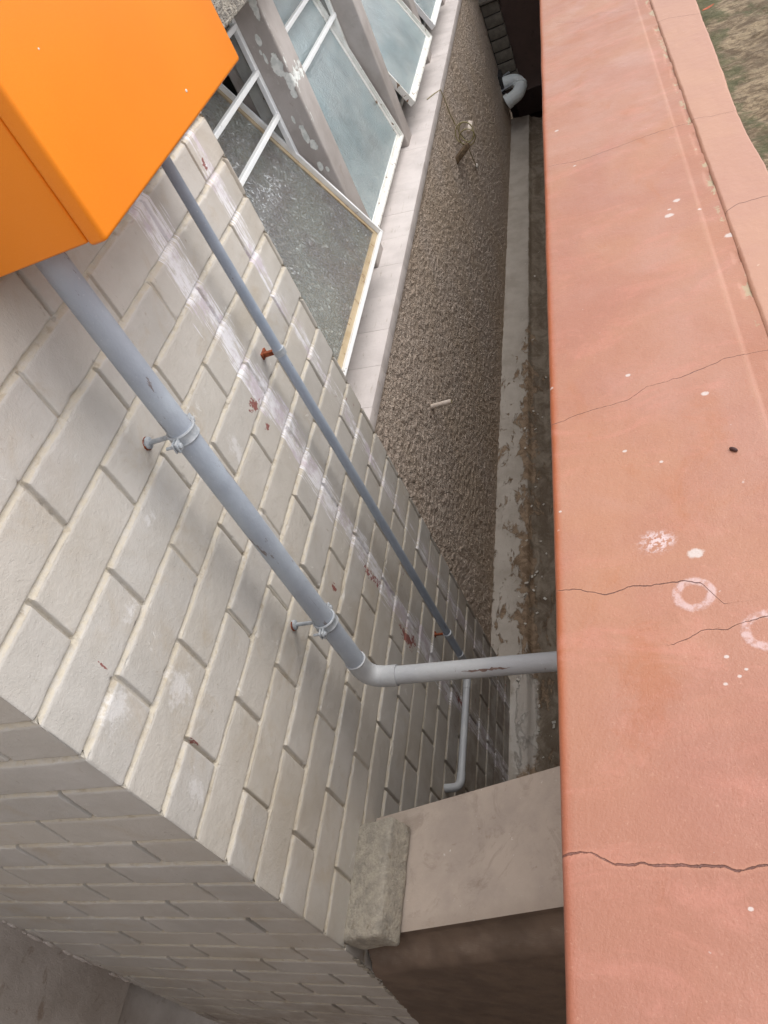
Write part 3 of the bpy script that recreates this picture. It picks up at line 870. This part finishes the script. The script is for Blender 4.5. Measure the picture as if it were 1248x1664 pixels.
def m_terra2():
    t = T('terracotta_margin_paint'); X, Y, Z = t.xyz()
    c = t.mix(t.ramp(t.noise(7, 4, .55, dist=.5), .32, .68), lin(172, 132, 111), lin(167, 126, 109))
    c = t.mix(t.ramp(t.noise(60, 4, .7), .7, .72)*.5, c, lin(202, 180, 160))
    ck = None
    for k in range(3):
        d = t.math('ABSOLUTE', t.attr('crack%d' % k)); w = (.0006, .00035, .0005)[k]
        m = t.ramp(d + (t.noise(140, 3, .7)-.5)*w, w*.5, w*1.5, 1, 0)
        ck = m if ck is None else t.math('MAXIMUM', ck, m)
    c = t.mix(ck*.8, c, lin(83, 52, 46))
    return t.out(c, .6, t.bump(t.noise(60, 4, .6) + t.noise(500, 2)*.2 - ck, .001, .9))
ws = grid('edge_strip', P, m_terra2(), par, at); ws['label'] = 'paler pink strip along the outer edge of the wall top'
# the side of the wall continues downward: its core closes the passage on the right
bm = bmesh.new(); box(bm, XT-.003, .17, -2.4, 3.4, ZF-.2, ZT-.035)
obj('wall_core', bm, M_PASSAGE, par)
# beyond the near length the same wall runs on to the end of the passage
bm = bmesh.new(); box(bm, XT+.001, .19, 3.4, 7.6, ZT-.06, ZT-.002, .004, 2)
obj('wall_run', bm, M_TERRA, par)
bm = bmesh.new(); box(bm, XT+.002, .18, 3.4, 7.6, ZF-.2, ZT-.061)
obj('wall_core', bm, M_PASSAGE, par)

# ------------------------------------------------------------------ far end
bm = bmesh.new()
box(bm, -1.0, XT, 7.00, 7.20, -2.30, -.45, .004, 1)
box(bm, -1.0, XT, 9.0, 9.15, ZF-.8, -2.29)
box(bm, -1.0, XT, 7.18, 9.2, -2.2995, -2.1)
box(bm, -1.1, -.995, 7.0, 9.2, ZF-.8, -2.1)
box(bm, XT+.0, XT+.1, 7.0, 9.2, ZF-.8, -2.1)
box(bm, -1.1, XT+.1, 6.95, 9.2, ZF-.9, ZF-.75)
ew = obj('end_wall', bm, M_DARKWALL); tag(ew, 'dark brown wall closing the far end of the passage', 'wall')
pier = empty('brick_pier', (-.74, 6.95, -2.2), 'narrow stack of grey painted blocks at the far end of the passage', 'pier')
z = -2.19; rnd = random.Random(2)
for i in range(7):
    h = .0875
    bm = bmesh.new(); box(bm, -.822, -.688, 6.93, 6.998, z, z+h-.008, .006, 2, Matrix.Translation((rnd.uniform(-.003, .003), rnd.uniform(-.004, .004), 0)))
    smooth_angle(obj('block', bm, M_BLOCKD, pier)); z += h
bm = bmesh.new(); box(bm, -.825, -.692, 6.945, 6.999, -2.2, z); obj('mortar_bed', bm, M_DARKM, pier)
bm = bmesh.new(); box(bm, -.83, -.67, 6.90, 6.999, z+.002, z+.026, .004, 2); smooth_angle(obj('capping', bm, M_BLOCKD, pier))

# white waste pipe bend near the end
wp = empty('waste_pipe', (-.8, 6.5, -2.2), 'white plastic pipe bend near the dark far end of the passage', 'pipe')
bm = bmesh.new()
zc = -2.15
pts = [(-.90, 6.84, zc+.01), (-.78, 6.84, zc+.01)] + arc((-.75, 6.84, zc+.01), (-.685, 6.84, zc+.0), (-.680, 6.775, zc-.02), 8) + arc((-.680, 6.765, zc-.022), (-.680, 6.69, zc-.045), (-.735, 6.68, zc-.06), 8) + [(-.775, 6.675, zc-.07)]
tube(bm, pts, .050, 28)
smooth_angle(obj('bend', bm, M_PVC, wp), 60)
bm = bmesh.new(); tube(bm, [(-.680, 6.785, zc-.015), (-.680, 6.760, zc-.025)], .0565, 28); smooth_angle(obj('socket', bm, M_PVC, wp), 40)
bm = bmesh.new(); tube(bm, [(-.770, 6.676, zc-.068), (-.80, 6.673, zc-.076)], .0565, 28); smooth_angle(obj('socket', bm, M_PVC, wp), 40)
for (p0, p1) in (((-.83, 6.92, zc+.03), (-.745, 6.90, zc+.06)), ((-.83, 6.76, zc-.01), (-.75, 6.78, zc-.0))):
    bm = bmesh.new(); cyl(bm, p0, p1, .008, 10); smooth_angle(obj('clip', bm, M_CLAMP, wp), 40)
bm = bmesh.new(); box(bm, -.835, -.80, 6.76, 6.92, zc-.04, zc+.10, .006, 2); smooth_angle(obj('bracket', bm, M_DARKM, wp), 40)

# ------------------------------------------------------------------ pipes on the brick wall
XP, YP, RP = -.677, .838, .0195
dp = empty('drain_pipe', (XP, YP, -.25), 'thick grey painted pipe running down the brick wall and elbowing across the passage', 'pipe')
bm = bmesh.new()
zs = np.linspace(0.0, -1.195, 60)
tube(bm, [(XP + .0006*math.sin(z*7), YP + .0006*math.sin(z*5+1), z) for z in zs], RP, 32)
smooth_angle(obj('vertical_pipe', bm, M_PIPE, dp), 40)
def hz(x): return -1.243 - .046*(x - XP)
bm = bmesh.new()
e0 = (XP, YP, -1.205); e1 = (XP+.028, YP, hz(XP+.028))
tube(bm, [(XP, YP, -1.178), (XP, YP, -1.193)] + arc((XP, YP, -1.200), (XP, YP, -1.243), (XP+.042, YP, hz(XP+.042)), 12) + [(XP+.064, YP, hz(XP+.064))], RP+.0022, 32)
smooth_angle(obj('elbow', bm, M_PIPEL, dp), 40)
bm = bmesh.new()
tube(bm, [(XP+.04, YP, hz(XP+.04))] + [(x, YP, hz(x)) for x in np.linspace(XP+.05, XT+.03, 30)], RP-.0008, 32)
o = smooth_angle(obj('horizontal_pipe', bm, M_PIPEL, dp), 40); o['label'] = 'pale grey length crossing the passage into the terracotta wall'
bm = bmesh.new()
tube(bm, [(XP, YP, -1.1768), (XP, YP, -1.1784)], RP+.0028, 32)
smooth_angle(obj('joint_ring', bm, M_PIPEL, dp), 40)
# long dark scrape on the horizontal length: a thin raised scab of old paint
bm = bmesh.new()
rnd = random.Random(5); xs = np.linspace(-.475, -.375, 26)
top = []; bot = []
for i, x in enumerate(xs):
    w = (.0010 + .0028*rnd.random())*math.sin(math.pi*min(1, max(.05, i/25)))
    ang = math.radians(44) + rnd.uniform(-.05, .05)
    for lst, s in ((top, 1), (bot, -1)):
        a_ = ang + s*w/RP
        lst.append(bm.verts.new((x, YP-math.cos(a_)*(RP-.0002), hz(x)+math.sin(a_)*(RP-.0002))))
for i in range(25): bm.faces.new((top[i], top[i+1], bot[i+1], bot[i]))
obj('paint_scrape', bm, M_SCRAPE, dp)

def clamp(z, yc=YP, seed=0):
    bm = bmesh.new()
    n = 30; rI, rO, h = RP+.0006, RP+.0032, .0095
    for zz0, zz1 in ((z-h, z+h),):
        ring = []
        for k in range(n):
            a = 2*math.pi*k/n; c, s = math.cos(a), math.sin(a)
            ring.append([bm.verts.new((XP+r*c, yc+r*s, q)) for r, q in ((rI, zz0), (rO, zz0), (rO+.0010, zz0+.002), (rO, zz0+.004), (rO, zz1-.004), (rO+.0010, zz1-.002), (rO, zz1), (rI, zz1))])
        for k in range(n):
            a, b = ring[k], ring[(k+1) % n]
            for i in range(8): bm.faces.new((a[i], a[(i+1)%8], b[(i+1)%8], b[i]))
    cl = smooth_angle(obj('pipe_clamp', bm, M_CLAMP, dp), 50)
    for s in (-1, 1):
        bm = bmesh.new()
        y_a, y_b = (yc+s*(RP+.001), yc+s*(RP+.0175)); ya, yb = min(y_a, y_b), max(y_a, y_b)
        box(bm, XP+.0015, XP+.0048, ya, yb, z-.0085, z+.0085, .0014, 2)
        box(bm, XP-.0040, XP-.0010, ya, yb, z-.0085, z+.0085, .0014, 2)
        smooth_angle(obj('ear', bm, M_CLAMP, cl))
        bm = bmesh.new(); yy = yc+s*(RP+.0105)
        cyl(bm, (XP-.018, yy, z), (XP+.008, yy, z), .0026, 12)
        tube(bm, [(XP+.005, yy, z), (XP+.0078, yy, z), (XP+.0088, yy, z)], [.0048, .0044, .0026], 12)
        smooth_angle(obj('bolt', bm, M_CLAMP, cl))
    bm = bmesh.new()
    tube(bm, [(XB-.002, yc+.004, z-.004), (XB+.008, yc+.004, z-.004), (XP-RP-.006, yc+.001, z-.001), (XP-RP+.001, yc, z)], [.0042, .0040, .0038, .0050], 14)
    smooth_angle(obj('stem', bm, M_CLAMP, cl), 50)
    bm = bmesh.new()
    tube(bm, [(XB-.003, yc+.004, z-.004), (XB+.0035, yc+.004, z-.004), (XB+.0055, yc+.004, z-.004)], [.0100, .0098, .0066], 18)
    smooth_angle(obj('wall_plate', bm, M_CLAMP, cl), 50)
    bm = bmesh.new()
    tube(bm, [(XB-.004, yc+.0035, z-.0045), (XB+.0012, yc+.0035, z-.0045)], [.0112, .0104], 15)
    for v in bm.verts: v.co.y += random.Random(int(v.co.z*1e5)).uniform(-.0012, .0012)
    obj('rust_ring', bm, M_RUST, cl)
random.seed(3)
clamp(-.557); clamp(-1.041)

XQ, YQ, RQ = -.707, 1.272, .0102
cp = empty('water_pipe', (XQ, YQ, -.3), 'thin dark grey pipe running down the brick wall beside the windows, turning near the floor', 'pipe')
bm = bmesh.new()
zs = np.linspace(0.0, -1.84, 80)
tube(bm, [(XQ+.001*math.sin(z*4), YQ+.0016*math.sin(z*3+.5), z) for z in zs], RQ, 24)
smooth_angle(obj('vertical_pipe', bm, M_PIPED, cp), 40)
bm = bmesh.new()
tube(bm, [(XQ, YQ, -1.82)] + arc((XQ, YQ, -1.865), (XQ, YQ, -1.895), (XQ, YQ-.035, -1.895), 8) + [(XQ, 1.2, -1.895)], RQ+.0012, 24)
smooth_angle(obj('elbow', bm, M_PIPEL, cp), 40)
bm = bmesh.new()
tube(bm, [(XQ, y, -1.895) for y in np.linspace(1.22, .925, 12)], RQ, 24)
o = smooth_angle(obj('horizontal_pipe', bm, M_PIPEL, cp), 40); o['label'] = 'pale length running level along the wall foot'
bm = bmesh.new()
tube(bm, [(XQ, .945, -1.895)] + arc((XQ, .93, -1.895), (XQ, .905, -1.895), (XQ-.022, .905, -1.895), 8) + [(XB-.003, .905, -1.895)], RQ+.0014, 24)
smooth_angle(obj('end_elbow', bm, M_PIPEL, cp), 40)
for z in (-.717, -1.719):
    bm = bmesh.new()
    tube(bm, [(XQ, YQ, z-.008), (XQ, YQ, z-.007), (XQ, YQ, z+.007), (XQ, YQ, z+.008)], [RQ+.0006, RQ+.0024, RQ+.0024, RQ+.0006], 24)
    cl = smooth_angle(obj('pipe_clamp', bm, M_CLAMP, cp), 50)
    bm = bmesh.new()
    k = 1.0 if z > -1 else .65
    box(bm, XB-.001, XQ-.006, YQ+.001, YQ+.001+.009*k, z-.006*k, z+.004*k, .0015, 2)
    box(bm, XB-.002, XB+.003, YQ-.003, YQ+.022*k, z-.008*k, z+.006*k, .0012, 2)
    smooth_angle(obj('bracket', bm, M_RUST, cl))

# ------------------------------------------------------------------ orange cabinet
cb = empty('metal_cabinet', (-.65, 1.07, -.243), 'bright orange metal box fixed to the brick wall above the two pipes', 'cabinet')
bm = bmesh.new(); box(bm, XB+.001, -.5735, .779, 1.369, -.241, .42, .0035, 3)
smooth_angle(obj('body', bm, M_ORANGE, cb), 30)
bm = bmesh.new(); box(bm, -.5715, -.547, .775, 1.373, -.245, .424, .0055, 4)
smooth_angle(obj('door', bm, M_ORANGE, cb), 30)
for (y, z, r) in ((1.137, -.210, .0030), (.871, -.069, .0016)):
    bm = bmesh.new()
    bmesh.ops.create_icosphere(bm, subdivisions=2, radius=r, matrix=Matrix.Translation((-.5469, y, z)) @ Matrix.Diagonal((.25, 1, .8, 1)))
    obj('paint_fleck', bm, M_PALEBIT, cb, True)

# ------------------------------------------------------------------ small things
st = empty('overflow_tube', (XR, 2.26, -1.662), 'short pale tube sticking out of the pebble-dashed wall below the sill', 'pipe')
bm = bmesh.new()
tube(bm, [(-.835, 2.255, -1.665), (-.75, 2.262, -1.668)], .0095, 18, caps=False)
tube(bm, [(-.7502, 2.262, -1.668), (-.76, 2.262, -1.668), (-.80, 2.26, -1.666)], .0068, 18, caps=False)
smooth_angle(obj('tube', bm, M_TUBE, st), 50)
bm = bmesh.new(); tube(bm, [(-.752, 2.262, -1.668), (-.7495, 2.262, -1.668)], [.0072, .0085], 18); 
obj('tube_lip', bm, M_WIRE, st)

wi = empty('wire', (XR, 4.25, -1.5), 'yellowed wire coiled over a timber plug on the pebble-dashed wall', 'wire')
XI = XR+.010
bm = bmesh.new()
pl = [(XI+.045, 4.30, -1.185)] if False else [(-.872, 4.21, -1.252), (-.845, 4.26, -1.2555), (-.812, 4.31, -1.262), (-.812, 4.33, -1.31), (-.816, 4.36, -1.40), (XI+.004, 4.40, -1.47), (XI+.016, 4.39, -1.52)]
tube(bm, pl, .0024, 8)
pl = [(XI+.018, 4.38, -1.52), (XI+.02, 4.46, -1.60), (XI+.012, 4.53, -1.70), (XI+.006, 4.60, -1.80)]
tube(bm, pl, .0026, 8)
for i, (r, dy, ph) in enumerate(((.048, 0, 0), (.042, .03, .9), (.046, -.03, 2.1))):
    c = Vector((XR+.062+.006*i, 4.32+dy, -1.510-.008*i)); pts = []
    for k in range(33):
        a = 2*math.pi*k/32
        e1 = Vector((math.cos(ph)*.8, .25*math.sin(ph*2), math.sin(ph))).normalized(); e2 = Vector((-math.sin(ph)*.8, .3, math.cos(ph))).normalized()
        pts.append(c + e1*math.cos(a)*r + e2*math.sin(a)*r*1.1)
    tube(bm, pts, .0032, 8)
smooth_angle(obj('strand', bm, M_WIRE, wi), 60)
bm = bmesh.new()
box(bm, 0, .12, -.017, .017, -.014, .014, .005, 2, Matrix.Translation((XR-.01, 4.17, -1.585)) @ Matrix.Rotation(math.radians(-25), 4, 'Y') @ Matrix.Rotation(math.radians(38), 4, 'Z'))
smooth_angle(obj('wall_plug', bm, M_PLUG, wi))
bm = bmesh.new()
box(bm, -.012, .012, -.045, .035, -.010, .010, .004, 2, Matrix.Translation((XI+.075, 4.40, -1.515)) @ Matrix.Rotation(.5, 4, 'Y') @ Matrix.Rotation(.3, 4, 'X'))
smooth_angle(obj('cable_clip', bm, M_TUBE, wi))
bm = bmesh.new(); bmesh.ops.create_icosphere(bm, subdivisions=2, radius=.014, matrix=Matrix.Translation((XI+.006, 4.62, -1.815)) @ Matrix.Diagonal((.7, 1.3, 1.1, 1)))
obj('end_cap', bm, M_PALEBIT, wi, True)

# dry leaf and seed husk on the wall top
def leaf(name, c, L, W, rz, mat, label, cat, curl=.12, group=None):
    bm = bmesh.new(); n, m = 12, 6; g = []
    for i in range(n+1):
        t = i/n; w = W*math.sin(math.pi*t)**.8*(1-.3*t); row = []
        for j in range(m+1):
            s = j/m*2-1
            row.append(bm.verts.new((L*(t-.5), s*w, curl*W*s*s + curl*L*(t-.5)**2)))
        g.append(row)
    for i in range(n):
        for j in range(m): bm.faces.new((g[i][j], g[i][j+1], g[i+1][j+1], g[i+1][j]))
    bmesh.ops.remove_doubles(bm, verts=bm.verts, dist=1e-6)
    bmesh.ops.transform(bm, matrix=Matrix.Translation(c) @ Matrix.Rotation(rz, 4, 'Z'), verts=bm.verts)
    o = obj(name, bm, mat, None, True)
    s = o.modifiers.new('thickness', 'SOLIDIFY'); s.thickness = .0004
    return tag(o, label, cat, group)
leaf('dry_leaf', (.206, 1.945, ZT+.004), .03, .006, .5, M_LEAF, 'small orange dry leaf at the mossy edge of the terracotta wall', 'leaf')
bm = bmesh.new(); bmesh.ops.create_icosphere(bm, subdivisions=3, radius=.0042, matrix=Matrix.Translation((.044, .642, ZT+.0016)) @ Matrix.Rotation(2.4, 4, 'Z') @ Matrix.Diagonal((1.15, .55, .5, 1)))
tag(obj('seed_husk', bm, M_SEED, None, True), 'tiny dark brown seed husk lying on the terracotta wall top', 'seed')

# loose flakes of paint lying in the channel
rnd = random.Random(12)
bm = bmesh.new()
for i in range(46):
    y = rnd.choice([rnd.uniform(1.2, 2.3), rnd.uniform(1.2, 5.0)]); x = rnd.uniform(-.72, -.60)
    z = ZF - .028*(x > -.68) - .03*max(0, min(1, (x+.67)/.07)) + .006
    r = rnd.uniform(.003, .008)
    box(bm, -r, r, -r*.6, r*.6, -.0008, .0008, 0, 1, Matrix.Translation((x, y, z)) @ Matrix.Rotation(rnd.uniform(0, 6), 4, 'Z') @ Matrix.Rotation(rnd.uniform(-.5, .5), 4, 'X'))
fl = obj('paint_flakes', bm, M_PALEBIT); tag(fl, 'scattered pale paint flakes lying in the drain channel', 'flakes', kind='stuff')
